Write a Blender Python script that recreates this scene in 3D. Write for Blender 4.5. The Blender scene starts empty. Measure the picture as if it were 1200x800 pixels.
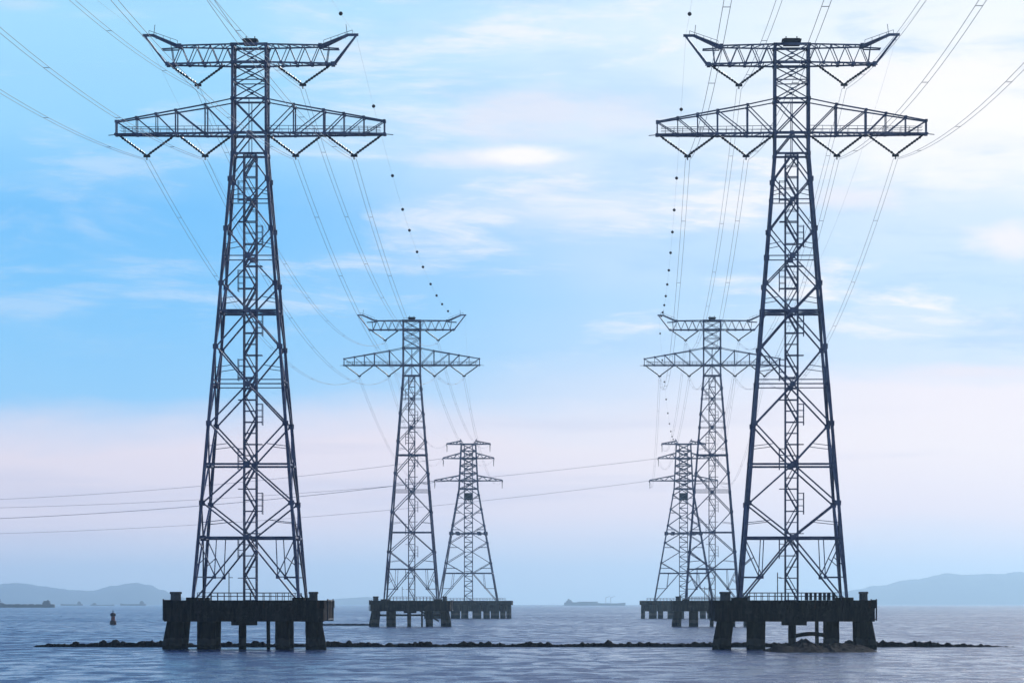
import bpy, bmesh, math, random
from mathutils import Vector, noise as mnoise
C = bpy.context.scene
COL = C.collection
R = math.radians
random.seed(7)

# ------------------------------------------------------------------ camera
HC = 7.2                       # eye height over the water (m)
F = 4367.0                     # focal length in photograph pixels (1200 wide)
HOR = 707.0                    # eye-level row in the photograph
cam = bpy.data.cameras.new('camera')
cam.sensor_width = 36.0
cam.lens = 36.0 * F / 1200.0
cam.shift_y = (HOR - 400.0) / 1200.0
cam.clip_start = 1.0
cam.clip_end = 60000.0
camo = bpy.data.objects.new('camera', cam)
camo.location = (0, 0, HC)
camo.rotation_euler = (R(90), 0, 0)
COL.objects.link(camo)
C.camera = camo
C.cycles.volume_bounces = 4

# ------------------------------------------------------------------ exposure
vs = C.view_settings
vs.view_transform = 'Standard'
vs.look = 'None'
vs.exposure = 0.07
vs.gamma = 1.0
vs.use_curve_mapping = False

# ------------------------------------------------------------------ sun (veiled, ahead and to the right, behind cloud)
SUN_AZ, SUN_EL = R(20), R(21)  # azimuth from +Y towards +X
sl = bpy.data.lights.new('sun', 'SUN')
sl.energy = 1.5
sl.angle = R(12)
sl.color = (1.0, 0.96, 0.92)
so = bpy.data.objects.new('sun', sl)
sd = Vector((math.sin(SUN_AZ) * math.cos(SUN_EL), math.cos(SUN_AZ) * math.cos(SUN_EL), math.sin(SUN_EL)))
so.rotation_euler = (-sd).to_track_quat('-Z', 'Y').to_euler()
so.location = (300, 500, 300)
COL.objects.link(so)

# ------------------------------------------------------------------ world: Nishita sky under a layered cloud deck
def lin(c):
    def f(v):
        v /= 255.0
        return v / 12.92 if v <= 0.04045 else ((v + 0.055) / 1.055) ** 2.4
    return (f(c[0]), f(c[1]), f(c[2]), 1.0)

class NT:
    """small helper to wire nodes"""
    def __init__(s, tree):
        s.t = tree
        tree.nodes.clear()
    def n(s, kind, **kw):
        nd = s.t.nodes.new(kind)
        for k, v in kw.items():
            setattr(nd, k, v)
        return nd
    def l(s, a, b):
        s.t.links.new(a, b)
    def put(s, sock, v):
        if isinstance(v, bpy.types.NodeSocket):
            s.l(v, sock)
        else:
            sock.default_value = v
    def m(s, op, a, b=0.0, c=0.0, clamp=False):
        nd = s.n('ShaderNodeMath', operation=op, use_clamp=clamp)
        s.put(nd.inputs[0], a); s.put(nd.inputs[1], b); s.put(nd.inputs[2], c)
        return nd.outputs[0]
    def step(s, v, lo, hi, a=0.0, b=1.0):
        nd = s.n('ShaderNodeMapRange', interpolation_type='SMOOTHSTEP')
        s.put(nd.inputs[0], v)
        for i, x in enumerate((lo, hi, a, b)):
            s.put(nd.inputs[1 + i], x)
        return nd.outputs[0]
    def mix(s, f, a, b):
        nd = s.n('ShaderNodeMix', data_type='RGBA')
        s.put(nd.inputs[0], f); s.put(nd.inputs[6], a); s.put(nd.inputs[7], b)
        return nd.outputs[2]
    def ramp(s, v, stops):
        nd = s.n('ShaderNodeValToRGB')
        el = nd.color_ramp.elements
        el[0].position, el[0].color = stops[0]
        el[1].position, el[1].color = stops[-1]
        for p, c in stops[1:-1]:
            e = el.new(p); e.color = c
        s.put(nd.inputs[0], v)
        return nd.outputs[0]
    def noise(s, vec, scale, detail=4.0, rough=0.55, dist=0.0):
        nd = s.n('ShaderNodeTexNoise')
        s.put(nd.inputs['Vector'], vec)
        nd.inputs['Scale'].default_value = scale
        nd.inputs['Detail'].default_value = detail
        nd.inputs['Roughness'].default_value = rough
        nd.inputs['Distortion'].default_value = dist
        return nd.outputs[0]
    def xyz(s, x, y, z):
        nd = s.n('ShaderNodeCombineXYZ')
        s.put(nd.inputs[0], x); s.put(nd.inputs[1], y); s.put(nd.inputs[2], z)
        return nd.outputs[0]

W = bpy.data.worlds.new('World')
C.world = W
W.use_nodes = True
k = NT(W.node_tree)
tc = k.n('ShaderNodeTexCoord')
sep = k.n('ShaderNodeSeparateXYZ')
k.l(tc.outputs['Generated'], sep.inputs[0])
dx, dy, dz = sep.outputs
hyp = k.m('SQRT', k.m('ADD', k.m('MULTIPLY', dx, dx), k.m('MULTIPLY', dy, dy)))
E = k.m('MULTIPLY', k.m('ARCTAN2', dz, hyp), 6.2)          # elevation: 1 = 9.2 degrees
A = k.m('MULTIPLY', k.m('ARCTAN2', dx, dy), 7.28)          # azimuth: 1 = 7.9 degrees
Eabs = k.m('MAXIMUM', E, 0.0)
# slow waviness of the cloud layers
n_big = k.noise(k.xyz(k.m('MULTIPLY', A, 0.9), k.m('MULTIPLY', E, 2.6), 0.0), 1.0, 4.0, 0.55)
n_mid = k.noise(k.xyz(k.m('MULTIPLY', A, 2.2), k.m('MULTIPLY', E, 7.0), 8.0), 1.0, 5.0, 0.6, 0.3)
wob = k.m('ADD', k.m('MULTIPLY', k.m('SUBTRACT', n_big, 0.5), 0.13), k.m('MULTIPLY', k.m('SUBTRACT', n_mid, 0.5), 0.07))
Ew = k.m('ADD', k.m('MULTIPLY', Eabs, 0.5), k.m('MULTIPLY', wob, 0.5))   # ramps run 0..2
def st(py, c):
    return ((HOR - py) / 707.0 * 0.5, lin(c))
rampL = k.ramp(Ew, [st(707, (196, 220, 246)), st(665, (222, 226, 246)), st(610, (244, 230, 242)), st(525, (242, 230, 241)),
                    st(492, (212, 222, 246)), st(462, (140, 206, 253)), st(350, (116, 197, 253)), st(255, (108, 192, 252)),
                    st(150, (148, 212, 254)), st(20, (162, 220, 254)), (0.66, lin((112, 184, 250))), (0.95, lin((48, 114, 222)))])
rampR = k.ramp(Ew, [st(707, (202, 226, 248)), st(660, (228, 232, 247)), st(610, (250, 236, 243)), st(520, (253, 243, 246)),
                    st(455, (248, 240, 247)), st(415, (212, 230, 252)), st(350, (196, 225, 253)), st(260, (214, 232, 252)),
                    st(160, (254, 251, 252)), st(30, (242, 247, 254)), (0.68, lin((155, 204, 252))), (0.98, lin((60, 124, 226)))])
fLR = k.step(k.m('ADD', A, k.m('MULTIPLY', k.m('SUBTRACT', n_big, 0.5), 1.1)), -0.75, 0.95)
base = k.mix(fLR, rampL, rampR)
# wisps: long thin streaks of cirrus
w_vec = k.xyz(k.m('MULTIPLY', A, 1.1), k.m('MULTIPLY', E, 5.5), 3.7)
w1 = k.noise(w_vec, 1.3, 6.0, 0.62, 0.35)
tilt = k.m('ADD', k.m('MULTIPLY', E, 22.0), k.m('MULTIPLY', A, 1.4))
w1f = k.noise(k.xyz(k.m('MULTIPLY', A, 2.6), tilt, 1.9), 1.3, 7.0, 0.65, 0.5)
wm = k.m('MULTIPLY', k.step(w1, 0.50, 0.64), k.step(w1f, 0.36, 0.60, 0.25, 1.0))
wa = k.m('MULTIPLY', k.step(E, 0.33, 0.5), k.step(A, -1.0, 0.6, 0.25, 0.95))
base = k.mix(k.m('MULTIPLY', wm, wa), base, lin((250, 248, 253)))
w2 = k.noise(k.xyz(k.m('MULTIPLY', A, 1.6), k.m('MULTIPLY', E, 9.0), 11.3), 1.5, 5.0, 0.55, 0.2)
wb = k.m('MULTIPLY', k.step(w2, 0.48, 0.68), k.step(A, -0.5, 0.9, 0.1, 0.45))
base = k.mix(k.m('MULTIPLY', wb, k.step(E, 0.33, 0.45)), base, lin((150, 200, 246)))
# low grey-mauve streaks in the pink bank near the horizon
w3 = k.noise(k.xyz(k.m('MULTIPLY', A, 0.9), k.m('MULTIPLY', E, 12.0), 5.1), 1.6, 4.0, 0.5)
wc = k.m('MULTIPLY', k.step(w3, 0.5, 0.72, 0.0, 0.35), k.m('MULTIPLY', k.step(E, 0.06, 0.14), k.step(E, 0.36, 0.26)))
base = k.mix(wc, base, lin((200, 202, 228)))
# a few separate bright cloud puffs: (azimuth, elevation, half widths, colour, strength)
def puff(px, py, wx, wy, col, amt, src):
    a0 = math.atan((px - 600) / F) * 7.28
    e0 = (HOR - py) / 707.0
    nn = k.m('MULTIPLY', k.m('SUBTRACT', k.noise(k.xyz(k.m('MULTIPLY', A, 5.0), k.m('MULTIPLY', E, 16.0), px * 0.1), 1.0, 5.0, 0.6), 0.5), 1.6)
    u = k.m('DIVIDE', k.m('SUBTRACT', A, a0), wx / 600.0)
    v = k.m('DIVIDE', k.m('SUBTRACT', E, e0), wy / 707.0)
    d = k.m('ADD', k.m('SQRT', k.m('ADD', k.m('MULTIPLY', u, u), k.m('MULTIPLY', v, v))), nn)
    f = k.step(d, 1.0, 0.15, 0.0, amt)
    return k.mix(f, src, lin(col))
base = puff(640, 135, 190, 45, (232, 232, 246), 0.7, base)
base = puff(575, 186, 120, 20, (240, 240, 252), 0.75, base)
base = puff(605, 183, 60, 13, (255, 252, 254), 1.0, base)
base = puff(660, 250, 200, 26, (222, 234, 252), 0.6, base)
base = puff(1120, 150, 200, 110, (253, 251, 252), 0.75, base)
base = puff(1180, 285, 70, 34, (250, 244, 248), 0.8, base)
base = puff(990, 235, 90, 20, (246, 240, 248), 0.6, base)
base = puff(1140, 437, 120, 14, (240, 234, 244), 0.75, base)
base = puff(20, 14, 60, 14, (205, 228, 250), 0.5, base)
# the sky behind the viewer is darker than the bright side ahead
front = k.step(dy, -0.5, 0.55, 0.42, 1.0)
dim = k.n('ShaderNodeMix', data_type='RGBA', blend_type='MULTIPLY')
dim.inputs[0].default_value = 1.0
k.l(base, dim.inputs[6]); k.l(front, dim.inputs[7])
bg_cloud = k.n('ShaderNodeBackground'); k.l(dim.outputs[2], bg_cloud.inputs[0]); bg_cloud.inputs[1].default_value = 1.0
sky = k.n('ShaderNodeTexSky', sky_type='NISHITA', sun_disc=False)
sky.sun_elevation = SUN_EL
sky.sun_rotation = SUN_AZ
sky.air_density = 1.2
sky.dust_density = 1.5
bg_sky = k.n('ShaderNodeBackground'); k.l(sky.outputs[0], bg_sky.inputs[0]); bg_sky.inputs[1].default_value = 0.06
mixs = k.n('ShaderNodeMixShader')
k.l(k.step(E, 1.4, 5.0, 0.97, 0.55), mixs.inputs[0])
k.l(bg_sky.outputs[0], mixs.inputs[1]); k.l(bg_cloud.outputs[0], mixs.inputs[2])
wo = k.n('ShaderNodeOutputWorld'); k.l(mixs.outputs[0], wo.inputs[0])

# ------------------------------------------------------------------ materials
def mat(name):
    m = bpy.data.materials.new(name)
    m.use_nodes = True
    kk = NT(m.node_tree)
    out = kk.n('ShaderNodeOutputMaterial')
    return m, kk, out
def surf(name, c1, c2, scale, rough=0.7, metal=0.0, bump=0.0, bscale=None, spec=0.5):
    m, kk, out = mat(name)
    p = kk.n('ShaderNodeBsdfPrincipled')
    t = kk.n('ShaderNodeTexCoord')
    nz = kk.noise(t.outputs['Object'], scale, 5.0, 0.6)
    kk.l(kk.mix(kk.step(nz, 0.32, 0.68), (*c1, 1), (*c2, 1)), p.inputs['Base Color'])
    p.inputs['Roughness'].default_value = rough
    p.inputs['Metallic'].default_value = metal
    p.inputs['Specular IOR Level'].default_value = spec
    if bump:
        b = kk.n('ShaderNodeBump')
        b.inputs['Strength'].default_value = bump
        b.inputs['Distance'].default_value = 0.15
        kk.l(kk.noise(t.outputs['Object'], bscale or scale * 4, 6.0, 0.65), b.inputs['Height'])
        kk.l(b.outputs[0], p.inputs['Normal'])
    kk.l(p.outputs[0], out.inputs[0])
    return m
M = {}
M['steel'] = surf('painted steel', (0.085, 0.105, 0.175), (0.27, 0.295, 0.38), 0.28, 0.5, 0.3)
M['steel_dark'] = surf('dark steel', (0.018, 0.022, 0.035), (0.035, 0.040, 0.06), 0.6, 0.6, 0.1)
M['insul'] = surf('brown glaze', (0.020, 0.020, 0.028), (0.04, 0.036, 0.04), 1.5, 0.3)
def stained(name, dark, mid, pale, tide):
    m, kk, out = mat(name)
    p = kk.n('ShaderNodeBsdfPrincipled')
    p.inputs['Roughness'].default_value = 0.95
    p.inputs['Specular IOR Level'].default_value = 0.12
    t = kk.n('ShaderNodeTexCoord')
    mp = kk.n('ShaderNodeMapping'); kk.l(t.outputs['Object'], mp.inputs[0]); mp.inputs['Scale'].default_value = (1.3, 1.3, 0.16)
    streak = kk.step(kk.noise(mp.outputs[0], 1.0, 6.0, 0.65, 0.2), 0.40, 0.66)
    blot = kk.noise(t.outputs['Object'], 0.8, 6.0, 0.65)
    c_ = kk.mix(streak, (*dark, 1), (*mid, 1))
    mp2 = kk.n('ShaderNodeMapping'); kk.l(t.outputs['Object'], mp2.inputs[0]); mp2.inputs['Scale'].default_value = (0.8, 0.8, 0.07)
    rust = kk.step(kk.noise(mp2.outputs[0], 1.0, 3.0, 0.5), 0.60, 0.68, 0.0, 0.7)
    c_ = kk.mix(rust, c_, (0.085, 0.035, 0.016, 1))
    if tide:
        sp = kk.n('ShaderNodeSeparateXYZ'); kk.l(t.outputs['Object'], sp.inputs[0])
        zz = kk.m('ADD', sp.outputs[2], kk.m('MULTIPLY', kk.m('SUBTRACT', blot, 0.5), 1.2))
        band = kk.m('MULTIPLY', kk.step(zz, -5.9, -6.2), kk.step(zz, -7.3, -7.0))
        c_ = kk.mix(kk.m('MULTIPLY', band, 0.8), c_, (*pale, 1))
        c_ = kk.mix(kk.step(zz, -7.0, -7.4, 0.0, 0.85), c_, (0.008, 0.011, 0.007, 1))
    else:
        c_ = kk.mix(kk.step(blot, 0.56, 0.7, 0.0, 0.7), c_, (*pale, 1))
    kk.l(c_, p.inputs['Base Color'])
    b = kk.n('ShaderNodeBump'); b.inputs['Strength'].default_value = 0.7; b.inputs['Distance'].default_value = 0.15
    kk.l(kk.noise(t.outputs['Object'], 2.2, 6.0, 0.65), b.inputs['Height']); kk.l(b.outputs[0], p.inputs['Normal'])
    kk.l(p.outputs[0], out.inputs[0])
    return m
M['concrete'] = stained('weathered concrete', (0.014, 0.011, 0.010), (0.050, 0.038, 0.031), (0.085, 0.07, 0.058), False)
M['pile'] = stained('tidal pile concrete', (0.012, 0.010, 0.008), (0.042, 0.033, 0.025), (0.085, 0.08, 0.062), True)
M['bollard'] = surf('lichened concrete', (0.10, 0.095, 0.08), (0.19, 0.18, 0.15), 1.2, 0.9, 0.0, 0.4, 4)
M['rail'] = surf('galvanised rail', (0.10, 0.10, 0.115), (0.17, 0.17, 0.19), 1.0, 0.6, 0.2)
M['wire'] = surf('weathered aluminium', (0.26, 0.28, 0.32), (0.34, 0.36, 0.40), 0.5, 0.6, 0.2)
M['ball'] = surf('faded marker plastic', (0.035, 0.028, 0.035), (0.07, 0.045, 0.05), 2.0, 0.6)
M['rock'] = surf('wet rock', (0.003, 0.003, 0.004), (0.010, 0.009, 0.009), 0.9, 0.95, 0.0, 0.5, 2.2, 0.08)
M['hull'] = surf('dark hull paint', (0.010, 0.013, 0.024), (0.03, 0.034, 0.05), 0.08, 0.6)
M['hull_grey'] = surf('grey hull paint', (0.05, 0.06, 0.08), (0.09, 0.10, 0.12), 0.05, 0.6)
M['house'] = surf('grey ship paint', (0.04, 0.045, 0.06), (0.09, 0.10, 0.12), 0.1, 0.6)
M['buoy'] = surf('dark buoy paint', (0.04, 0.018, 0.022), (0.10, 0.03, 0.03), 1.2, 0.5)
M['buoy_band'] = surf('faded red paint', (0.38, 0.09, 0.05), (0.50, 0.14, 0.09), 1.2, 0.6)
M['hill'] = surf('wooded hillside', (0.03, 0.05, 0.055), (0.06, 0.085, 0.08), 0.004, 1.0)

# water
m, kk, out = mat('sea water')
p = kk.n('ShaderNodeBsdfPrincipled')
p.inputs['Base Color'].default_value = (0.010, 0.045, 0.12, 1)
p.inputs['IOR'].default_value = 1.333
t = kk.n('ShaderNodeTexCoord')
mp = kk.n('ShaderNodeMapping'); kk.l(t.outputs['Object'], mp.inputs[0]); mp.inputs['Scale'].default_value = (0.6, 1.0, 1.0)
mp.inputs['Rotation'].default_value = (0, 0, R(12))
h1 = kk.noise(mp.outputs[0], 0.09, 3.0, 0.5, 0.3)
h2 = kk.noise(mp.outputs[0], 0.5, 4.0, 0.55, 0.4)
hh = kk.m('ADD', kk.m('MULTIPLY', h1, 1.0), kk.m('MULTIPLY', h2, 0.42))
# gusts: patches of wind ripple between smoother water
gx = kk.n('ShaderNodeMapping'); kk.l(t.outputs['Object'], gx.inputs[0])
gx.inputs['Scale'].default_value = (0.20, 0.06, 1.0); gx.inputs['Rotation'].default_value = (0, 0, R(3))
gust = kk.step(kk.noise(gx.outputs[0], 1.0, 6.0, 0.72, 0.4), 0.42, 0.60)
gx2 = kk.n('ShaderNodeMapping'); kk.l(t.outputs['Object'], gx2.inputs[0])
gx2.inputs['Scale'].default_value = (0.012, 0.004, 1.0)
slick = kk.step(kk.noise(gx2.outputs[0], 1.0, 4.0, 0.6, 0.3), 0.42, 0.62)
b = kk.n('ShaderNodeBump')
kk.l(kk.m('ADD', kk.m('MULTIPLY', gust, 0.5), 0.32), b.inputs['Strength'])
b.inputs['Distance'].default_value = 2.8
kk.l(hh, b.inputs['Height'])
kk.l(b.outputs[0], p.inputs['Normal'])
kk.l(kk.m('ADD', kk.m('ADD', kk.m('MULTIPLY', gust, 0.20), kk.m('MULTIPLY', slick, 0.08)), 0.12), p.inputs['Roughness'])
kk.l(p.outputs[0], out.inputs[0])
M['water'] = m

# ------------------------------------------------------------------ mesh helpers
class MB:
    def __init__(s):
        s.v, s.f = [], []
    def beam(s, p, q, w, h=None):
        """square bar from p to q"""
        p, q = Vector(p), Vector(q)
        d = (q - p)
        if d.length < 1e-6:
            return
        d.normalize()
        up = Vector((0, 0, 1)) if abs(d.z) < 0.95 else Vector((0, 1, 0))
        a = d.cross(up).normalized() * (w / 2)
        b = a.cross(d).normalized() * ((h or w) / 2)
        i = len(s.v)
        for c in (p, q):
            s.v += [c - a - b, c + a - b, c + a + b, c - a + b]
        s.f += [(i, i+1, i+5, i+4), (i+1, i+2, i+6, i+5), (i+2, i+3, i+7, i+6), (i+3, i, i+4, i+7), (i+3, i+2, i+1, i), (i+4, i+5, i+6, i+7)]
    def box(s, x0, x1, y0, y1, z0, z1):
        s.beam(((x0+x1)/2, y0, (z0+z1)/2), ((x0+x1)/2, y1, (z0+z1)/2), abs(x1-x0), abs(z1-z0))
    def tube(s, pts, rads, n=8, cap=True):
        """swept tube along pts"""
        pts = [Vector(p) for p in pts]
        if not isinstance(rads, (list, tuple)):
            rads = [rads] * len(pts)
        i0 = len(s.v)
        for j, p in enumerate(pts):
            d = (pts[min(j+1, len(pts)-1)] - pts[max(j-1, 0)]).normalized()
            up = Vector((0, 0, 1)) if abs(d.z) < 0.95 else Vector((0, 1, 0))
            a = d.cross(up).normalized(); b = a.cross(d).normalized()
            for q in range(n):
                th = 2 * math.pi * q / n
                s.v.append(p + a * math.cos(th) * rads[j] + b * math.sin(th) * rads[j])
        for j in range(len(pts) - 1):
            for q in range(n):
                r_ = (q + 1) % n
                s.f.append((i0+j*n+q, i0+j*n+r_, i0+(j+1)*n+r_, i0+(j+1)*n+q))
        if cap:
            s.f.append(tuple(i0+q for q in range(n))[::-1])
            s.f.append(tuple(i0+(len(pts)-1)*n+q for q in range(n)))
    def build(s, name, material, parent=None, smooth=False):
        me = bpy.data.meshes.new(name)
        me.from_pydata([tuple(v) for v in s.v], [], s.f)
        me.materials.append(M[material])
        bm = bmesh.new(); bm.from_mesh(me)
        bmesh.ops.recalc_face_normals(bm, faces=bm.faces)
        bm.to_mesh(me); bm.free()
        if smooth:
            for pl in me.polygons:
                pl.use_smooth = True
        o = bpy.data.objects.new(name, me)
        COL.objects.link(o)
        if parent is not None:
            o.parent = parent
        return o
def empty(name, loc=(0, 0, 0), rz=0.0):
    o = bpy.data.objects.new(name, None)
    o.location = loc
    o.rotation_euler = (0, 0, rz)
    o.empty_display_size = 1
    COL.objects.link(o)
    return o
def tag(o, label=None, cat=None, group=None, kind=None):
    for kx, v in (('label', label), ('category', cat), ('group', group), ('kind', kind)):
        if v:
            o[kx] = v
    return o
def copy_tree(o, parent=None):
    c = o.copy()
    COL.objects.link(c)
    c.parent = parent
    for ch in list(o.children):
        copy_tree(ch, c)
    return c

# ------------------------------------------------------------------ sea and hills
wm_ = MB()
S = 30000.0
wm_.v = [Vector(v) for v in ((-S, -900, 0), (S, -900, 0), (S, S, 0), (-S, S, 0))]
wm_.f = [(0, 1, 2, 3)]
tag(wm_.build('sea', 'water'), kind='structure')

def ridge(name, Y, prof, depth, seed, smooth=True):
    """a real hill range: heights given along the skyline as (photo column, photo row)"""
    n, mrows = 320, 22
    x0, x1 = prof[0][0], prof[-1][0]
    mb = MB()
    for j in range(mrows + 1):
        v = j / mrows
        for i in range(n + 1):
            px = x0 + (x1 - x0) * i / n
            for (a, ya), (b_, yb) in zip(prof, prof[1:]):
                if a <= px <= b_:
                    tt = (px - a) / (b_ - a); tt = tt * tt * (3 - 2 * tt)
                    py = ya + (yb - ya) * tt
                    break
            h = max(0.0, (HOR - py) * Y / F)
            X = (px - 600) * Y / F
            yy = Y + (v - 0.5) * depth
            shape = math.sin(math.pi * v) ** 0.8
            rough = 1.0 + 0.13 * mnoise.fractal(Vector((X * 0.0035, yy * 0.003, seed)), 0.8, 2.0, 7)
            mb.v.append(Vector((X, yy, h * shape * rough - 0.6)))
    w = n + 1
    for j in range(mrows):
        for i in range(n):
            mb.f.append((j*w+i, j*w+i+1, (j+1)*w+i+1, (j+1)*w+i))
    return tag(mb.build(name, 'hill', smooth=smooth), kind='structure')
ridge('hills', 27000, [(-160, 690), (-60, 684), (0, 683), (16, 682), (50, 686), (85, 690), (105, 690), (132, 685), (156, 681), (172, 683), (190, 690), (206, 697), (230, 702), (262, 708)], 1500, 1.0)
ridge('hills', 28000, [(330, 708), (372, 702), (405, 699), (430, 698), (455, 702), (500, 703), (560, 708)], 1400, 2.0)
ridge('hills', 28500, [(930, 709), (985, 692), (1030, 685), (1075, 677), (1110, 672), (1160, 671), (1210, 669), (1290, 674), (1400, 700)], 1800, 3.0)

# ------------------------------------------------------------------ suspension pylon (two cross arms), local z = 0 at the deck
Z_W, Z_T = 71.6, 89.2
HW0, HW1 = 8.42, 2.68
def hw(z):
    return HW0 + (HW1 - HW0) * z / Z_W if z < Z_W else HW1
def corner(sx, sy, z):
    return Vector((sx * hw(z), sy * hw(z), z))
def face_pt(f, u, z):
    """point on face f (0 front, 1 right, 2 back, 3 left) at fraction u in -1..1"""
    h = hw(z)
    return (Vector((u*h, -h, z)), Vector((h, u*h, z)), Vector((-u*h, h, z)), Vector((-h, -u*h, z)))[f]
def gusset(mb, p, s):
    s = s * 0.72
    mb.box(p.x - s, p.x + s, p.y - s * 0.6, p.y + s * 0.6, p.z - s, p.z + s)

BELTS = [10.0, 21.7, 34.5, 46.3, 55.1, 64.2, 71.6]
LEGN = [0.0, 15.5, 28.2, 40.5, 50.7, 59.5, 67.5]
ATT_A = [(-16.7, 71.6), (-7.3, 71.6), (-8.45, 82.9), (8.45, 82.9), (7.3, 71.6), (16.7, 71.6)]
TIP_A = [(-17.0, 90.9), (17.0, 90.9)]

def insulator_v(root, x0, x1, zt, xa, za):
    mb = MB()
    for xs in (x0, x1):
        a, q = Vector((xs, 0, zt)), Vector((xa, 0, za))
        pts, rr = [], []
        nseg = 22
        for i in range(nseg + 1):
            pts.append(a + (q - a) * (i / nseg))
            rr.append(0.24 if (i % 2 and 1 < i < nseg - 1) else 0.13)
        mb.tube(pts, rr, 7)
    st_ = mb.build('insulator_string', 'insul', root)
    mb = MB()
    mb.box(xa - 0.55, xa + 0.55, -0.14, 0.14, za - 0.28, za + 0.12)
    mb.beam((xa, 0, za), (xa, 0, za - 0.7), 0.18)
    mb.build('yoke_plate', 'steel_dark', st_)
    return st_

def make_pylon():
    root = empty('transmission_pylon')
    # legs
    for sx in (-1, 1):
        for sy in (-1, 1):
            mb = MB()
            mb.beam(corner(sx, sy, -0.3), corner(sx, sy, 34.5), 0.50)
            mb.beam(corner(sx, sy, 34.0), corner(sx, sy, Z_W), 0.45)
            mb.beam(corner(sx, sy, Z_W - .3), corner(sx, sy, Z_T), 0.38)
            mb.box(*(sorted((sx*(HW0-.7), sx*(HW0+.7)))), *(sorted((sy*(HW0-.7), sy*(HW0+.7)))), 0.0, 0.35)
            mb.build('leg', 'steel', root)
    # bracing of the four faces
    for f in range(4):
        mb = MB()
        P = lambda u, z: face_pt(f, u, z)
        for i, zb in enumerate(BELTS):
            heavy = zb in (10.0, 21.7, 46.3, 71.6)
            mb.beam(P(-1, zb), P(1, zb), 0.32 if heavy else 0.16)
            if zb == 34.5:
                mb.beam(P(-1, zb + 0.7), P(1, zb + 0.7), 0.16)
            if i < 6:
                gusset(mb, P(0, zb), 0.62 if i < 5 else 0.5)
            for u in (-1, 1):
                wd = 0.25 if zb < 50 else 0.20
                mb.beam(P(u * 0.97, LEGN[i]), P(0, zb), wd)
                if i + 1 < len(LEGN):
                    mb.beam(P(0, zb), P(u * 0.97, LEGN[i + 1]), wd)
                    gusset(mb, P(u * 0.98, LEGN[i + 1]), 0.55)
        # lower panel sub-bracing
        for u in ((-1, 1) if f in (0, 2) else ()):
            for uu, lo in ((0.62, 3.6),):
                mb.beam(P(u * uu, 10), P(u * uu, lo + 0.2), 0.15)
            mb.beam(P(u, 3.7), P(u * 0.61, 3.7), 0.16)
            mb.beam(P(u, 9.7), P(u * 0.62, 4.0), 0.16)
            mb.beam(P(u * 0.8, 6.9), P(u, 5.4), 0.14)
            gusset(mb, P(u * 0.62, 3.7), 0.38)
            # redundant struts between leg and diagonal higher up
            for lo, hi in zip(LEGN[1:], BELTS):
                mb.beam(P(u, (lo + hi) / 2 - 0.4), P(u * 0.5, (lo + hi) / 2), 0.11)
        # straight head
        for lo, hi in ((80.4, 83.4), (83.4, 86.2), (86.2, 89.1)):
            mb.beam(P(-1, lo), P(1, hi), 0.17); mb.beam(P(1, lo), P(-1, hi), 0.17)
            gusset(mb, P(0, (lo + hi) / 2), 0.3)
        mb.beam(P(-1, 74.9), P(1, 80.4), 0.2); mb.beam(P(1, 74.9), P(-1, 80.4), 0.2)
        mb.beam(P(-1, 71.6), P(0, 74.9), 0.22); mb.beam(P(1, 71.6), P(0, 74.9), 0.22)
        mb.beam(P(0, 71.6), P(0, 80.4), 0.13)
        for zb, wd in ((74.9, 0.42), (80.4, 0.3), (83.4, 0.16), (86.2, 0.42), (89.1, 0.38)):
            mb.beam(P(-1, zb), P(1, zb), wd)
        gusset(mb, P(0, 74.9), 0.45)
        for zb in (71.6, 74.9, 80.4, 86.2, 89.0):
            for u in (-1, 1):
                gusset(mb, P(u, zb), 0.42)
        mb.build('face_lattice', 'steel', root)
    # horizontal diaphragms
    for zb in (10.0, 46.3):
        mb = MB()
        h = hw(zb)
        for (a, b_) in (((0, -h), (h, 0)), ((h, 0), (0, h)), ((0, h), (-h, 0)), ((-h, 0), (0, -h)), ((-h, 0), (h, 0)), ((0, -h), (0, h))):
            mb.beam((*a, zb), (*b_, zb), 0.2)
        mb.build('diaphragm_lattice', 'steel', root)
    # central ladder shaft
    mb = MB()
    c = 1.0
    zs = [i * 3.58 for i in range(21)]
    for sx in (-c, c):
        for sy in (-c, c):
            mb.beam((sx, sy, 0), (sx, sy, 71.6), 0.22)
    for i, z in enumerate(zs):
        for sy in (-c, c):
            mb.beam((-c, sy, z), (c, sy, z), 0.16)
            mb.beam((-c, sy, min(z + 1.79, 71.6)), (c, sy, min(z + 1.79, 71.6)), 0.10)
            if i + 1 < len(zs):
                s_ = 1 if i % 2 else -1
                mb.beam((-c * s_, sy * 0.9, z), (c * s_, sy * 0.9, zs[i + 1]), 0.20)
                mb.beam((-c * s_, sy * 0.5, z + 1.1), (c * s_, sy * 0.5, min(zs[i + 1] + 1.1, 71.6)), 0.11)
        for sx in (-c, c):
            mb.beam((sx, -c, z), (sx, c, z), 0.12)
            mb.beam((sx, -c, z), (sx, c, min(z + 3.58, 71.6)), 0.10)
    mb.build('ladder_shaft_lattice', 'steel', root)
    # caged landings on alternate sides of the shaft
    for i, z in enumerate(zs[1:-2]):
        mb = MB()
        s_ = 1 if (i // 2) % 2 else -1
        x0, x1 = s_ * c, s_ * (c + 0.95)
        mb.box(min(x0, x1), max(x0, x1), -0.9, 0.9, z - 0.06, z + 0.06)
        if i % 2:
            for sy in (-0.9, 0.9):
                mb.beam((x1, sy, z - 0.5), (x1, sy, z + 3.0), 0.11)
                for q in (0.9, 1.9, 2.9):
                    mb.beam((x0, sy, z + q), (x1, sy, z + q), 0.08)
        mb.build('landing', 'steel', root)
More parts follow.
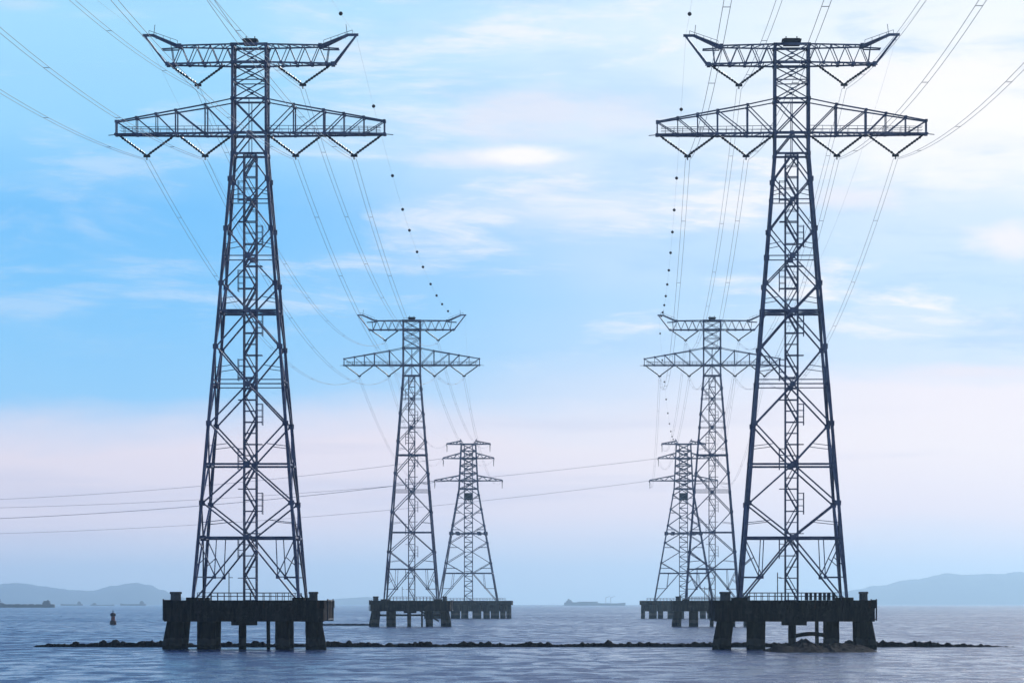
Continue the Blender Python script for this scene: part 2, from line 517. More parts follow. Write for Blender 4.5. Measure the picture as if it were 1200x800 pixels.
    # top arms with horned ends
    for s in (-1, 1):
        mb = MB()
        yd = lambda x: 2.6 - (x - 2.65) / 10.9 * 1.75
        zb, zt = 86.2, 89.1
        for sy in (-1, 1):
            Q = lambda x, z: Vector((s * x, sy * yd(x), z))
            mb.beam(Q(2.65, zb), Q(13.5, zb), 0.26)
            mb.beam(Q(2.65, zt), Q(11.6, zt), 0.23)
            tip_in, tip_out = Vector((s * 15.7, 0, 90.9)), Vector((s * 17.1, 0, 90.9))
            mb.beam(Q(11.4, zt - 0.1), tip_in, 0.42)
            mb.beam(Q(13.5, zb), tip_out, 0.28)
            mb.beam(Q(11.6, zt - 0.4), Q(14.3, 88.6), 0.2)
            xs = [2.65 + i * (13.5 - 2.65) / 9 for i in range(10)]
            for i in range(9):
                z0, z1 = (zb, zt) if i % 2 == 0 else (zt, zb)
                mb.beam(Q(xs[i], z0), Q(min(xs[i + 1], 12.7), z1), 0.13)
            for i in range(0, 10, 2):
                gusset(mb, Q(xs[i], zb), 0.32)
            gusset(mb, Q(13.3, zb), 0.42); gusset(mb, Q(11.3, zt), 0.4)
        mb.beam((s * 15.5, 0, 90.9), (s * 17.4, 0, 90.9), 0.4)
        for i in range(6):
            x = 2.65 + i * 1.9
            for z in (zb, zt):
                if z == zt and x > 11.6:
                    continue
                mb.beam((s * x, -yd(x), z), (s * x, yd(x), z), 0.15)
                mb.beam((s * x, -yd(x), z), (s * (x + 1.7), yd(x + 1.7), z), 0.12)
        # spikes and hand rail on the horn
        for i in range(5):
            x = 11.8 + i * 1.15
            mb.beam((s * x, 0.2, zt + i * 0.4), (s * x, 0.2, zt + i * 0.4 + 1.0), 0.07)
        mb.beam((s * 11.8, 0.2, zt + 1.0), (s * 16.4, 0.2, zt + 2.6), 0.07)
        mb.beam((s * 15.6, 0, 90.9), (s * 15.4, 0, 92.6), 0.09)
        mb.build('horned_arm_lattice', 'steel', root)
    # long lower arms
    for s in (-1, 1):
        mb = MB()
        yd = lambda x: 2.6 - (x - 2.65) / 18.95 * 1.85
        zb = 74.9
        def ztop(x):
            return 77.0 + (21.6 - x) / (21.6 - 7.0) * 2.5 if x > 7 else 79.5 + (7.0 - x) / 4.35 * 0.9
        rails = []
        posts = [21.6, 18.3, 15.1, 11.9, 7.1, 2.65]
        for sy in (-1, 1):
            Q = lambda x, z: Vector((s * x, sy * yd(x), z))
            mb.beam(Q(2.65, zb), Q(21.9, zb), 0.32)
            mb.beam(Q(2.65, 80.4), Q(7.1, 79.5), 0.18)
            mb.beam(Q(7.1, 79.5), Q(21.6, 77.0), 0.22)
            for i, x in enumerate(posts[:-1]):
                mb.beam(Q(x, zb), Q(x, ztop(x)), 0.22 if i in (0, 3, 4) else 0.14)
                nx = posts[i + 1]
                mb.beam(Q(x, ztop(x)), Q(nx, zb), 0.17 if i > 1 else 0.14)
                gusset(mb, Q(x, ztop(x)), 0.3); gusset(mb, Q(x, zb), 0.3)
            rb = MB(); rails.append(rb)
            rb.beam(Q(2.65, zb + 1.15), Q(21.0, zb + 1.15), 0.08)
            rb.beam(Q(2.65, zb + 0.6), Q(21.0, zb + 0.6), 0.06)
            for i in range(13):
                x = 3.5 + i * 1.4
                rb.beam(Q(x, zb), Q(x, zb + 1.15), 0.07)
        for i in range(11):
            x = 2.65 + i * 1.85
            mb.beam((s * x, -yd(x), zb), (s * x, yd(x), zb), 0.15)
            mb.beam((s * x, -yd(x), zb), (s * (x + 1.8), yd(x + 1.8), zb), 0.12)
        for x in posts[:-1]:
            mb.beam((s * x, -yd(x), ztop(x)), (s * x, yd(x), ztop(x)), 0.14)
        arm = mb.build('cross_arm_lattice', 'steel', root)
        for rb in rails:
            rb.build('walkway_railing', 'steel', arm)
    # insulators
    for s in (-1, 1):
        insulator_v(root, s * 4.1, s * 13.0, 86.1, s * 8.45, 82.95)
        insulator_v(root, s * 12.2, s * 21.2, 74.8, s * 16.7, 71.55)
        insulator_v(root, s * 2.9, s * 11.6, 74.8, s * 7.3, 71.55)
    mb = MB()
    mb.box(-1.05, 1.05, -1.0, 1.0, 89.25, 90.25)
    mb.box(-1.25, 1.25, -1.2, 1.2, 89.95, 90.12)
    for x in (-0.7, 0.7):
        mb.beam((x, 0, 90.2), (x, 0, 90.7), 0.14)
    mb.build('beacon_box', 'steel_dark', root)
    return root

# ------------------------------------------------------------------ angle pylon (three short arms, wide legs)
ZB_W, ZB_T = 55.0, 77.6
BW0, BW1, BW2 = 14.3, 4.6, 3.5
def hwb(z):
    return BW0 + (BW1 - BW0) * z / ZB_W if z < ZB_W else BW1 + (BW2 - BW1) * (z - ZB_W) / (ZB_T - ZB_W)
ATT_B = [(-16.8, 59.0), (-12.6, 70.0), (-10.8, 77.0), (10.8, 77.0), (12.6, 70.0), (16.8, 59.0)]
TIP_B = [(-4.0, 79.4), (4.0, 79.4)]
def make_angle_pylon():
    root = empty('angle_pylon')
    for sx in (-1, 1):
        for sy in (-1, 1):
            mb = MB()
            cn = lambda z: Vector((sx * hwb(z), sy * hwb(z), z))
            mb.beam(cn(-0.3), cn(ZB_W), 0.6)
            mb.beam(cn(ZB_W - .3), cn(ZB_T), 0.6)
            mb.build('leg', 'steel', root)
    belts = [13.5, 24.0, 33.0, 41.5, 49.0, 55.0]
    legn = [0.0, 18.5, 28.5, 37.0, 45.0, 52.0]
    for f in range(4):
        mb = MB()
        def P(u, z):
            h = hwb(z)
            return (Vector((u*h, -h, z)), Vector((h, u*h, z)), Vector((-u*h, h, z)), Vector((-h, -u*h, z)))[f]
        for i, zb in enumerate(belts):
            if i in (0, 2, 5):
                mb.beam(P(-1, zb), P(1, zb), 0.5 if i != 5 else 0.6)
            for u in (-1, 1):
                uu = 0.17 if i < 5 else 0.0
                mb.beam(P(u * 0.97, legn[i]), P(u * uu, zb), 0.28)
                if i + 1 < 6:
                    mb.beam(P(u * uu, zb), P(u * 0.97, legn[i + 1]), 0.28)
                    mb.beam(P(u, (legn[i + 1] + zb) / 2), P(u * 0.5, (legn[i + 1] + zb) / 2), 0.18)
                    gusset(mb, P(u * 0.98, legn[i + 1]), 0.6)
        for u in (-1, 1):
            mb.box(*(sorted((P(u * .62, 33).x - .9, P(u * .62, 33).x + .9))), P(u * .62, 33).y - .5, P(u * .62, 33).y + .5, 32.3, 33.9)
            mb.beam(P(u * 0.62, 13.5), P(u * 0.62, 6.0), 0.2)
            mb.beam(P(u, 6.0), P(u * 0.62, 6.0), 0.2)
        zz = [55.0, 59.0, 62.7, 66.4, 70.0, 73.7, 77.0]
        for lo, hi in zip(zz, zz[1:]):
            mb.beam(P(-1, lo), P(1, hi), 0.28); mb.beam(P(1, lo), P(-1, hi), 0.28)
            mb.beam(P(-1, hi), P(1, hi), 0.28)
        for zb in (59.0, 70.0, 77.0):
            mb.beam(P(-1, zb), P(1, zb), 0.55)
        mb.build('face_lattice', 'steel', root)
    mb = MB()
    c = 2.0
    for sx in (-c, c):
        for sy in (-c, c):
            mb.beam((sx, sy, 0), (sx, sy, 76), 0.32)
    i = 0
    z = 0.0
    while z < 74:
        s_ = 1 if i % 2 else -1
        for sy in (-c, c):
            mb.beam((-c, sy, z), (c, sy, z), 0.26)
            mb.beam((-c * s_, sy, z), (c * s_, sy, z + 2.4), 0.28)
        for sx in (-c, c):
            mb.beam((sx, -c, z), (sx, c, z), 0.22)
            mb.beam((sx, -c * s_, z), (sx, c * s_, z + 2.4), 0.24)
        mb.box(-c, c, -c if s_ > 0 else 0, 0 if s_ > 0 else c, z - 0.06, z + 0.06)
        z += 2.4
        i += 1
    mb.build('stair_shaft_lattice', 'steel', root)
    mb = MB()
    mb.box(-1.9, 1.9, -1.9, 1.9, 49.5, 53.0)
    mb.build('equipment_cabin', 'steel_dark', root)
    for s in (-1, 1):
        for zb, L in ((59.0, 16.8), (70.0, 12.6), (77.0, 10.8)):
            mb = MB()
            r0 = hwb(zb)
            top = zb + (2.6 if zb < 76 else 1.6)
            yd = lambda x: r0 * (1 - 0.85 * (x - r0) / (L - r0))
            for sy in (-1, 1):
                Q = lambda x, z: Vector((s * x, sy * yd(x), z))
                mb.beam(Q(r0, zb), Q(L, zb), 0.42)
                mb.beam(Q(r0, top), Q(L, zb + 0.35), 0.34)
                n = 5
                for i in range(n):
                    xa = r0 + (L - r0) * i / n; xb = r0 + (L - r0) * (i + 1) / n
                    za = top + (zb + .35 - top) * i / n; zc = top + (zb + .35 - top) * (i + 1) / n
                    if i % 2: mb.beam(Q(xa, za), Q(xb, zb), 0.2)
                    else: mb.beam(Q(xa, zb), Q(xb, zc), 0.2)
            for i in range(5):
                x = r0 + (L - r0) * i / 5
                mb.beam((s * x, -yd(x), zb), (s * x, yd(x), zb), 0.2)
            mb.build('cross_arm_lattice', 'steel', root)
            # tension strings and slack jumper loop at the arm end
            ib = MB()
            pts, rr = [], []
            for i in range(17):
                pts.append(Vector((s * L, -0.6 - i * 0.22, zb - 0.2 - i * 0.03)))
                rr.append(0.26 if i % 2 else 0.14)
            ib.tube(pts, rr, 6)
            ib.tube([Vector((s * (L - 0.2), -4 + 8 * i / 10, zb - 0.6 - 3.2 * math.sin(math.pi * i / 10))) for i in range(11)], 0.11, 5)
            ib.build('insulator_string', 'insul', root)
    for s in (-1, 1):
        mb = MB()
        mb.beam((s * 3.4, 0, 77), (s * 4.0, 0, 79.6), 0.3)
        mb.beam((s * 2.4, -2, 77), (s * 4.0, 0, 79.6), 0.2)
        mb.beam((s * 2.4, 2, 77), (s * 4.0, 0, 79.6), 0.2)
        mb.build('earth_peak', 'steel', root)
    return root

# ------------------------------------------------------------------ piled platforms, local z = 0 at the deck top
def railing(mb, p, q, n, h=1.2):
    p, q = Vector(p), Vector(q)
    for i in range(n + 1):
        a = p + (q - p) * (i / n)
        mb.beam(a, a + Vector((0, 0, h)), 0.11)
    for z in (h, h * 0.55):
        mb.beam(p + Vector((0, 0, z)), q + Vector((0, 0, z)), 0.09)

def make_platform():
    root = empty('piled_platform')
    H = 12.75
    mb = MB()
    mb.box(-H, H, -12.4, 12.4, -1.25, 0.0)
    bm_ = mb.build('deck', 'concrete', root)
    mb = MB()
    mb.box(-H + 0.15, H - 0.15, -12.25, -10.0, -3.35, -1.253)
    mb.build('edge_beam', 'concrete', root)
    mb = MB()
    mb.box(-H + 0.15, H - 0.15, 10.0, 12.25, -3.35, -1.253)
    mb.build('edge_beam', 'concrete', root)
    for s in (-1, 1):
        mb = MB()
        mb.box(s * 11.2 - 1.40, s * 11.2 + 1.40, -9.997, 9.997, -3.2, -1.253)
        mb.build('edge_beam', 'concrete', root)
    mb = MB()
    mb.box(-2.0, 1.9, -12.0, -9.2, -3.95, -3.353)
    mb.build('pile_cap', 'concrete', root)
    for y0 in (-10.4, 6.0):
        k_ = 1.0 if y0 < 0 else 0.5
        specs = [(-10.9, -11.6, 1.30), (-6.05, -6.1, 1.48), (5.95, 6.0, 1.15), (10.7, 10.85, 1.12)]
        if y0 < 0:
            specs.append((-0.35, -0.35, 0.62))
        for xt, xb, r in specs:
            mb = MB()
            rr = r * k_
            n = 9
            pts = [Vector((xt + (xb - xt) * i / n, y0, -3.0 - 8.2 * i / n)) for i in range(n + 1)]
            rad = [rr * (1.0 + 0.05 * mnoise.noise(Vector((xt * 3.1, y0, i * 0.9)))) * (1.0 if i < 7 else 1.06) for i in range(n + 1)]
            mb.tube(pts, rad, 14)
            mb.build('pile', 'pile', root, smooth=True)
    # raked fender piles at the two front corners
    for s in (-1, 1):
        mb = MB()
        mb.tube([(s * 11.5, -10.9, -2.6), (s * 12.35, -11.2, -7.0), (s * 12.55, -11.3, -11.0)], 0.62, 10)
        mb.build('pile', 'pile', root, smooth=True)
        mb = MB()
        mb.beam((s * 13.05, -9, -3.2), (s * 13.05, -9, 0.2), 0.22)
        mb.beam((s * 13.05, 4, -3.2), (s * 13.05, 4, 0.2), 0.22)
        mb.beam((s * 13.05, -9, 0.0), (s * 13.05, 4, 0.0), 0.2)
        mb.beam((s * 13.05, -9, -3.0), (s * 13.05, 4, -3.0), 0.2)
        mb.build('fender_frame', 'steel_dark', root)
    for s, r in ((-1, 0.85), (1, 0.68)):
        mb = MB()
        mb.tube([(s * 10.9, -10.6, -0.02), (s * 10.9, -10.6, 1.0), (s * 10.9, -10.6, 1.02), (s * 10.9, -10.6, 1.35)], [r, r * 0.96, r * 1.15, r * 1.12], 16)
        mb.build('mooring_bollard', 'bollard', root)
    for s in (-1, 1):
        mb = MB()
        railing(mb, (-7.4, s * 11.4, 0), (7.4, s * 11.4, 0), 14)
        mb.build('railing', 'rail', root)
    for sx in (-1, 1):
        for sy in (-1, 1):
            mb = MB()
            mb.box(sx * HW0 - 1.0, sx * HW0 + 1.0, sy * HW0 - 1.0, sy * HW0 + 1.0, -0.02, 0.45)
            mb.build('footing', 'concrete', root)
    return root

def make_wide_platform():
    root = empty('wide_platform')
    H = 21.6
    mb = MB(); mb.box(-H, H, -H, H, -2.1, 0.0); mb.build('deck', 'concrete', root)
    mb = MB(); mb.box(-H + 1.6, H - 1.6, -H + 2.0, -H + 4.0, -5.2, -2.103); mb.build('edge_beam', 'concrete', root)
    mb = MB(); mb.box(-H + 1.6, H - 1.6, H - 4.0, H - 2.0, -5.2, -2.103); mb.build('edge_beam', 'concrete', root)
    for y0 in (-H + 1.2, -6.0, 8.0):
        for i, x in enumerate((-20, -15.2, -11.5, -6.0, -1.5, 4.5, 9.2, 13.4, 17.2, 20.1)):
            mb = MB()
            r = (1.0, 1.9, 1.3, 2.1, 1.5, 2.0, 1.4, 2.0, 1.2, 1.1)[i] * (1.0 if y0 < -10 else 0.8)
            mb.tube([(x, y0, -2.0), (x, y0, -7.0), (x * 1.01, y0, -11.5)], r, 10)
            mb.build('pile', 'pile', root, smooth=True)
    for s in (-1, 1):
        mb = MB(); railing(mb, (-18, s * (H - 1), 0), (18, s * (H - 1), 0), 22, 1.3); mb.build('railing', 'rail', root)
    return root

# ------------------------------------------------------------------ the two lines of pylons
def at(px, Y):
    return (px - 600.0) * Y / F
DIST = (600.0, 1188.0, 1836.0)
DECK = (7.75, 8.2, 8.7)
LX = [at(293.5, DIST[0]), at(482.5, DIST[1]), at(549, DIST[2])]
RX = [at(927.5, DIST[0]), at(834.5, DIST[1]), at(801, DIST[2])]
rotL = -math.atan2(LX[1] - LX[0], DIST[1] - DIST[0])
rotR = -math.atan2(RX[1] - RX[0], DIST[1] - DIST[0])

py0 = make_pylon(); ap0 = make_angle_pylon(); pf0 = make_platform(); wp0 = make_wide_platform()
PYL = {}
plan = [
    ('L', 0, LX, rotL, py0, pf0, 'tall dark lattice pylon with long lower arms, on the piled platform nearest the buoy',
     'dark stained concrete platform on raked piles, standing clear of rocks, nearest the buoy'),
    ('R', 0, RX, rotR, None, None, 'tall dark lattice pylon with long lower arms, on the platform with rocks at its piles',
     'dark stained concrete platform whose piles stand in a heap of wet rocks'),
    ('L', 1, LX, rotL, None, None, 'smaller mid-distance lattice pylon beyond the buoy-side tall pylon, on a dark piled platform',
     'mid-distance concrete platform on piles with a tie beam, a floating boom at its side'),
    ('R', 1, RX, rotR, None, None, 'smaller mid-distance lattice pylon partly behind the tall pylon that has rocks at its base',
     'mid-distance platform partly hidden behind the platform with the rock heap'),
    ('L', 2, LX, rotL, ap0, wp0, 'farthest hazy wide-legged pylon with three short arms, standing clear against the open pink sky',
     'farthest broad low platform, end in view past the mid-distance platform with the boom'),
    ('R', 2, RX, rotR, None, None, 'farthest hazy wide-legged pylon with three short arms, its legs overlapping a slimmer pylon',
     'farthest broad low platform overlapping the one behind the rock heap'),
]
for side, i, XS, rot, pt, pl, lab_t, lab_p in plan:
    tower = pt or copy_tree(ap0 if i == 2 else py0)
    plat = pl or copy_tree(wp0 if i == 2 else pf0)
    loc = (XS[i], DIST[i], DECK[i])
    tower.location = loc; tower.rotation_euler = (0, 0, rot)
    plat.location = loc; plat.rotation_euler = (0, 0, rot)
    tag(tower, lab_t, 'pylon', 'power pylons standing in the sea')
    tag(plat, lab_p, 'platform', 'concrete platforms carrying the pylons')
    PYL[side, i] = tower
    if (side, i) == ('L', 1):
        mb = MB(); mb.box(-12, 12, -9.6, -9.0, -4.9, -4.3); mb.build('tie_beam', 'concrete', plat)
        mb = MB(); mb.beam((3, -9.0, -3.2), (9, -9.0, -6.5), 0.5); mb.build('brace', 'concrete', plat)
    if (side, i) == ('L', 0):
        mb = MB(); mb.tube([(3.6, -9.0, -2.4), (3.65, -9.0, -7.0), (3.6, -9.0, -11)], 0.3, 10); mb.build('riser_pipe', 'pile', plat, smooth=True)
        mb = MB()
        mb.beam((-2.6, -9.2, 0), (-2.6, -9.2, 4.4), 0.14); mb.beam((-2.6, -9.2, 3.6), (-2.0, -9.2, 3.6), 0.1)
        mb.build('lamp_post', 'steel_dark', plat)
    if (side, i) == ('R', 0):
        mb = MB()
        mb.tube([Vector((-0.4 + 6.2 * q / 10, -10.2, -5.75 + 0.45 * math.sin(math.pi * q / 10))) for q in range(11)], 0.32, 8)
        mb.build('brace', 'pile', plat, smooth=True)
        mb = MB()
        for q in range(7):
            mb.box(1.6 + q * 0.72, 2.05 + q * 0.72, -11.46, -11.34, 0.02, 1.15)
        mb.build('railing_panel_slat', 'steel_dark', plat)
        for ch in tower.children:
            if ch.name.startswith('beacon_box'):
                ch.scale = (1.25, 1.25, 1.0)

# ------------------------------------------------------------------ conductors
def world_pt(side, i, x, z):
    XS, rot = (LX, rotL) if side == 'L' else (RX, rotR)
    return Vector((XS[i] + x * math.cos(rot), DIST[i] + x * math.sin(rot), DECK[i] + z))
def sag_curve(p, q, sag, n):
    out_ = []
    for j in range(n + 1):
        t_ = j / n
        v = p + (q - p) * t_
        v.z -= 4 * sag * t_ * (1 - t_)
        out_.append(v)
    return out_
NEARNAME = {'L': 'the tall pylon nearest the buoy', 'R': 'the tall pylon above the rocks'}
MIDNAME = {'L': 'the boom-side mid-distance pylon', 'R': 'the half-hidden mid-distance pylon'}
POS = {'L': ['outermost', 'outer middle', 'outer upper', 'inner upper', 'inner middle', 'innermost'],
       'R': ['innermost', 'inner middle', 'inner upper', 'outer upper', 'outer middle', 'outermost']}
SAG = {'L': 13.0, 'R': 15.0}
def conductor(p, q, sag, label, group, sep=0.36, rad=0.03, n=36, twin=True):
    root = empty('power_line', p)
    d = (q - p); side_v = Vector((d.y, -d.x, 0)).normalized()
    for s in ((-1, 1) if twin else (0,)):
        mb = MB()
        mb.tube([v - p + side_v * s * sep for v in sag_curve(p, q, sag, n)], rad, 5, cap=False)
        mb.build('conductor', 'wire', root, smooth=True)
    if twin:
        for j in range(3, n, 4):
            v = sag_curve(p, q, sag, n)[j] - p
            mb = MB()
            mb.beam(v - side_v * sep, v + side_v * sep, 0.06)
            mb.build('spacer', 'wire', root)
    tag(root, label, 'power line', group)
    return root
def start_pt(side, x, z):
    """the span coming in from the pylon beside the viewer"""
    XS, rot = (LX, rotL) if side == 'L' else (RX, rotR)
    a, b_ = world_pt(side, 0, x, z), world_pt(side, 1, x, z)
    v = a - (b_ - a)
    v.z = a.z
    return v
for side in 'LR':
    for j in range(6):
        xa, za = ATT_A[j]; za -= 0.7
        xb, zb = ATT_B[j]
        pos = POS[side][j]
        conductor(world_pt(side, 0, xa, za), start_pt(side, xa, za), SAG[side],
                  f'twin conductor overhead to the {pos} insulator of {NEARNAME[side]}', 'twin conductors coming in overhead')
        conductor(world_pt(side, 0, xa, za), world_pt(side, 1, xa, za), SAG[side] + 1,
                  f'twin conductor sagging away from the {pos} insulator of {NEARNAME[side]}', 'twin conductors between tall and mid-distance pylons')
        conductor(world_pt(side, 1, xa, za), world_pt(side, 2, xb, zb), SAG[side],
                  f'thin far conductor sagging behind the {pos} insulator of {MIDNAME[side]}', 'far conductors to the farthest pylons', sep=0.3, rad=0.03, n=28)

def ball_mesh():
    mb = MB()
    n = 10
    mb.tube([Vector((0, 0, 0.31 * math.cos(math.pi * i / n))) for i in range(n + 1)], [max(0.02, 0.31 * math.sin(math.pi * i / n)) for i in range(n + 1)], 14)
    mb.tube([Vector((0, -0.5, 0)), Vector((0, 0.5, 0))], 0.09, 6)
    return mb
def earth_wire(p, q, sag, label, balls, group, rad=0.012):
    root = empty('earth_wire', p)
    mb = MB()
    mb.tube([v - p for v in sag_curve(p, q, sag, 36)], rad, 5, cap=False)
    mb.build('strand', 'wire', root, smooth=True)
    first = None
    for Y in balls:
        t_ = (Y - p.y) / (q.y - p.y)
        v = p + (q - p) * t_
        v.z -= 4 * sag * t_ * (1 - t_)
        if first is None:
            o = first = ball_mesh().build('marker_ball', 'ball', root, smooth=True)
        else:
            o = first.copy(); COL.objects.link(o); o.parent = root
        o.location = v - p
    tag(root, label, 'earth wire', group)
BALLS_MID = [652, 719, 761, 792, 830, 862, 907, 946, 985, 1030]
BALLS_MID_R = [655, 722, 762, 795, 832, 870, 908, 948, 990, 1040, 1090]
for side in 'LR':
    for j in range(2):
        xa, za = TIP_A[j]; xb, zb = TIP_B[j]
        marked = (side == 'L') == (j == 1)
        g = 'earth wires with marker balls' if marked else 'plain earth wires'
        what = 'earth wire with marker balls' if marked else 'plain thin earth wire'
        earth_wire(world_pt(side, 0, xa, za), start_pt(side, xa, za), 11.0, f'{what} overhead to the horn of {NEARNAME[side]}',
                   (561, 528, 494, 460) if marked else (), g)
        earth_wire(world_pt(side, 0, xa, za), world_pt(side, 1, xa, za), 14.0, f'{what} sagging from the horn of {NEARNAME[side]}',
                   (BALLS_MID if side == 'L' else BALLS_MID_R) if marked else (), g)
        earth_wire(world_pt(side, 1, xa, za), world_pt(side, 2, xb, zb), 12.0, f'{what} sagging behind the horn of {MIDNAME[side]}',
                   [1225 + 62 * q for q in range(9)] if (marked and side == 'R') else (), g)

# side lines running off from the two farthest pylons
for side, lev, xs, zatt, drop, L_, nm in (
        ('L', 0, -12.6, 70.0, 22.0, 640, 'upper arm of the farthest pylon standing in the clear'),
        ('L', 1, -16.8, 59.0, 20.5, 640, 'lower arm of the farthest pylon standing in the clear'),
        ('R', 0, -12.6, 70.0, 25.0, 820, 'upper arm of the farthest pylon whose legs overlap another'),
        ('R', 1, -16.8, 59.0, 27.0, 820, 'lower arm of the farthest pylon whose legs overlap another')):
    p = world_pt(side, 2, xs, zatt)
    q = Vector((p.x - L_, p.y + 30, p.z))
    conductor(p, q, drop, f'sideways conductor from the {nm}', 'sideways conductors from the farthest pylons', sep=0.5, rad=0.095 if (side, lev) == ('L', 1) else 0.055, n=40)

# ------------------------------------------------------------------ rocks, breakwater, boom
def heap(name, x0, x1, yc, width, hfun, nx, ny, label, cat, seed, taper=6.0):
    mb = MB()
    w = nx + 1
    for j in range(ny + 1):
        v = j / ny
        for i in range(w):
            x = x0 + (x1 - x0) * i / nx
            u = min(x - x0, x1 - x) / taper
            e = min(1.0, max(0.0, u)) ** 0.6
            prof = math.sin(math.pi * v) ** 0.7
            h = hfun(x) * e
            cell = mnoise.cell(Vector((x * 0.9, v * width * 0.9, seed))) * 0.35 + mnoise.noise(Vector((x * 1.3, v * width, seed + 4))) * 0.5
            z = -0.35 + (h * (1.0 + 0.5 * cell)) * prof + (0.12 * prof)
            wob_ = 0.5 * mnoise.noise(Vector((x * 0.25, 0, seed)))
            mb.v.append(Vector((x, yc + (v - 0.5) * width * (0.8 + 0.3 * e) + wob_, z)))
    for j in range(ny):
        for i in range(nx):
            mb.f.append((j*w+i, j*w+i+1, (j+1)*w+i+1, (j+1)*w+i))
    o = mb.build(name, 'rock')
    tag(o, label, cat)
    return o
def bw_h(x):
    n1 = mnoise.noise(Vector((x * 0.22, 3.3, 0))) * 0.35
    n2 = max(0.0, mnoise.noise(Vector((x * 0.9, 9.1, 0)))) * 0.9
    n3 = abs(mnoise.noise(Vector((x * 2.3, 1.7, 0)))) * 0.35
    left = 0.22 if x < -58 else 0.0
    return 0.78 + n1 * 1.1 + n2 * 0.7 + n3 * 0.5 + left
heap('breakwater', at(32, 622), at(1193, 622), 622, 3.2, bw_h, 1100, 8,
     'long low dark line of rubble breaking the surface behind the two nearest platforms', 'breakwater', 2.0, 9.0)
def mound_h(x):
    return 1.15 + 1.0 * mnoise.noise(Vector((x * 0.35, 5.0, 1.0))) + 0.7 * max(0, mnoise.noise(Vector((x * 1.1, 2.0, 1.0))))
heap('rock_mound', at(897, 562), at(1029, 562), 566, 30.0, mound_h, 90, 40,
     'low heap of dark wet rocks around the piles of one near platform', 'rocks', 5.0, 3.0)
mb = MB()
pts = [Vector((at(375, 1230) + q * 0.9, 1230 + 0.5 * math.sin(q), 0.1)) for q in range(20)]
mb.tube(pts, [0.55 + 0.08 * math.sin(q * 2.1) for q in range(20)], 8)
tag(mb.build('floating_boom', 'hull', smooth=True), 'dark floating boom tube on the water beside a mid-distance platform', 'boom')

# ------------------------------------------------------------------ buoy
YB = 1290.0
bu = empty('buoy', (at(132.5, YB), YB, 0))
mb = MB(); mb.tube([(0, 0, -0.5), (0, 0, 0.0), (0, 0, 1.2), (0, 0, 1.45)], [0.7, 1.15, 1.15, 0.75], 18); mb.build('float', 'buoy', bu)
mb = MB(); mb.tube([(0, 0, 1.40), (0, 0, 2.9)], [0.75, 0.6], 14); mb.build('tower', 'buoy_band', bu)
mb = MB(); mb.tube([(0, 0, 2.88), (0, 0, 3.1), (0, 0, 3.8), (0, 0, 4.15)], [0.65, 0.95, 0.95, 0.35], 14); mb.build('topmark', 'buoy', bu)
mb = MB(); mb.tube([(0, 0, 4.1), (0, 0, 4.5), (0, 0, 4.55), (0, 0, 4.9)], [0.12, 0.12, 0.22, 0.18], 10); mb.build('lantern', 'steel_dark', bu)
tag(bu, 'small dark navigation buoy with a paler band, floating alone on open water', 'buoy')

# ------------------------------------------------------------------ ships
def hull_mesh(Ln, beam, stations):
    """stations: (fraction along, deck height) ; pointed bow at fraction 0"""
    mb = MB()
    for fr, h in stations:
        x = (fr - 0.5) * Ln
        wd = beam * 0.5 * min(1.0, (fr / 0.12) ** 0.6 if fr < 0.12 else 1.0)
        wd = max(wd, 0.3)
        if fr > 0.94: wd *= 0.85
        mb.v += [Vector((x, -wd * 0.8, -0.8)), Vector((x, -wd, h)), Vector((x, wd, h)), Vector((x, wd * 0.8, -0.8))]
    n = len(stations)
    for i in range(n - 1):
        for q in range(4):
            r_ = (q + 1) % 4
            mb.f.append((i*4+q, i*4+r_, (i+1)*4+r_, (i+1)*4+q))
    mb.f.append((0, 1, 2, 3)); mb.f.append((n*4-1, n*4-2, n*4-3, n*4-4))
    return mb
YS = 7000.0
sc = YS / F
sh = empty('cargo_ship', (at(30, YS), YS, 0))
Ln = 68 * sc
hull_mesh(Ln, 16, [(0, 10.5), (0.04, 9.8), (0.10, 8.6), (0.16, 6.2), (0.4, 5.4), (0.7, 5.0), (0.86, 6.6), (0.97, 6.4), (1.0, 5.5)]).build('hull', 'hull', sh)
mb = MB(); xb = Ln * 0.36
mb.box(xb - 7, xb + 7, -6, 6, 6.0, 9.6); mb.box(xb - 5, xb + 6, -6.6, 6.6, 9.6, 12.6); mb.box(xb + 1, xb + 4, -1.6, 1.6, 12.6, 14.2)
mb.build('bridge_house', 'hull', sh)
mb = MB(); mb.beam((-Ln * 0.44, 0, 8), (-Ln * 0.44, 0, 16.5), 0.9); mb.beam((-Ln * 0.44, 0, 13), (-Ln * 0.40, 0, 9), 0.5); mb.build('foremast', 'hull', sh)
mb = MB()
for q in range(5):
    x = -Ln * 0.26 + q * Ln * 0.12
    mb.box(x - 5, x + 5, -5, 5, 4.8, 6.4 + 0.4 * (q % 2))
mb.build('hatch_row_rib', 'hull', sh)
tag(sh, 'low dark cargo ship with stern bridge house, lying below the wooded hills', 'ship')

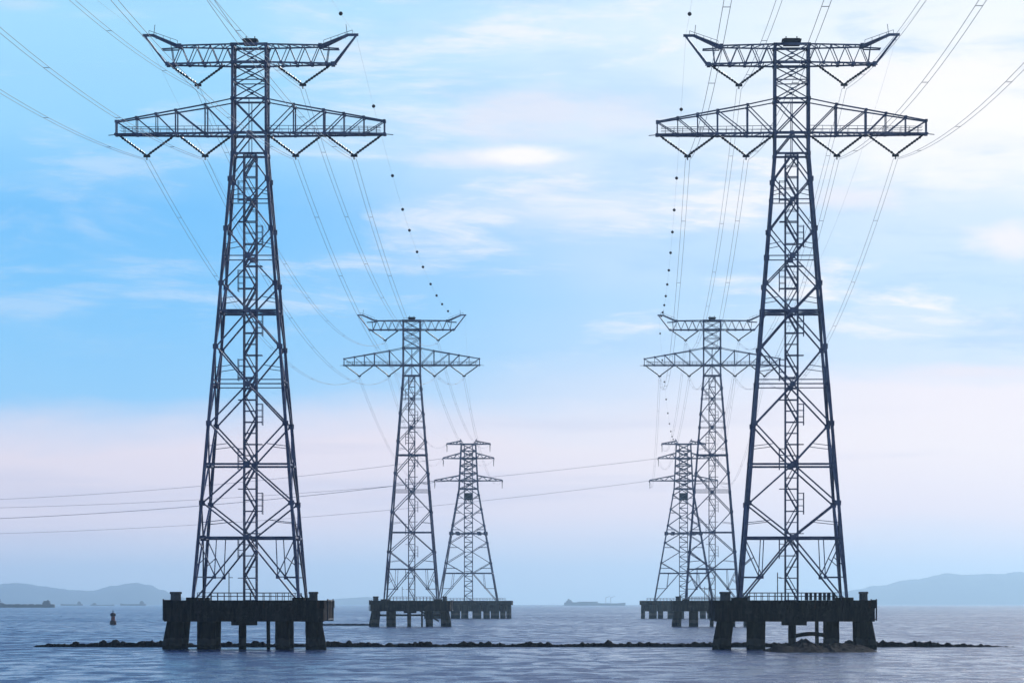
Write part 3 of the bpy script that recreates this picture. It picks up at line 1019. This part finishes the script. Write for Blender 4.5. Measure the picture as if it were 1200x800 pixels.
YS = 14500.0
sc = YS / F
s2 = empty('cargo_ship', (at(697, YS), YS, 0), math.pi)
Ln = 72 * sc
s2.scale = (1, 1, 1.25)
hull_mesh(Ln, 28, [(0, 9.5), (0.05, 8.6), (0.15, 7.2), (0.4, 7.6), (0.55, 10.2), (0.9, 10.6), (1.0, 9.6)]).build('hull', 'hull_grey', s2)
mb = MB(); xb = Ln * 0.42
mb.box(xb - 13, xb + 11, -11, 11, 10.0, 14.5); mb.box(xb - 9, xb + 6, -13, 13, 14.5, 18.0); mb.box(xb - 2, xb + 5, -3, 3, 18, 21)
mb.build('bridge_house', 'house', s2)
for fx in (-0.18, -0.26):
    mb = MB(); mb.beam((Ln * fx, 0, 7), (Ln * fx, 0, 26), 1.6); mb.beam((Ln * fx, 0, 24), (Ln * (fx - 0.07), 0, 30), 1.1); mb.build('deck_crane', 'house', s2)
mb = MB(); mb.box(-Ln * 0.05, Ln * 0.28, -11, 11, 9.2, 12.5); mb.build('deck_cargo', 'house', s2)
tag(s2, 'pale hazy cargo ship on the horizon between the two lines of pylons', 'ship')

YS = 14000.0
for px, wpx, hpx, flip, lab in ((84, 26, 5.0, 0, 'faint small ship on the horizon just beyond the dark cargo ship'),
                                (120, 28, 3.2, 1, 'faint low barge on the horizon between two small distant ships'),
                                (156, 30, 5.5, 0, 'faint small ship on the horizon below the highest hill')):
    sc = YS / F
    o = empty('coaster', (at(px, YS), YS, 0), math.pi if flip else 0)
    Ln = wpx * sc
    d_ = hpx * sc
    hull_mesh(Ln, 12, [(0, d_ * 0.5), (0.08, d_ * 0.42), (0.2, d_ * 0.34), (0.75, d_ * 0.34), (1.0, d_ * 0.42)]).build('hull', 'hull', o)
    mb = MB(); mb.box(Ln * 0.26, Ln * 0.42, -4, 4, d_ * 0.3, d_ * 0.8); mb.box(Ln * 0.29, Ln * 0.38, -4.5, 4.5, d_ * 0.8, d_); mb.build('bridge_house', 'hull', o)
    tag(o, lab, 'ship', 'small far ships')

# ------------------------------------------------------------------ haze: the sea air between here and the horizon
hz = MB()
hz.box(-S - 300, S + 300, -1200, S + 300, -1.0, 310.0)
m, kk, out = mat('sea haze')
pv = kk.n('ShaderNodeVolumePrincipled')
pv.inputs['Color'].default_value = (0.62, 0.87, 1.0, 1)
pv.inputs['Density'].default_value = 0.000056
pv.inputs['Anisotropy'].default_value = 0.6
kk.l(pv.outputs[0], out.inputs['Volume'])
M['haze'] = m
hb = hz.build('haze', 'haze')
hb.visible_shadow = True
tag(hb, kind='stuff')
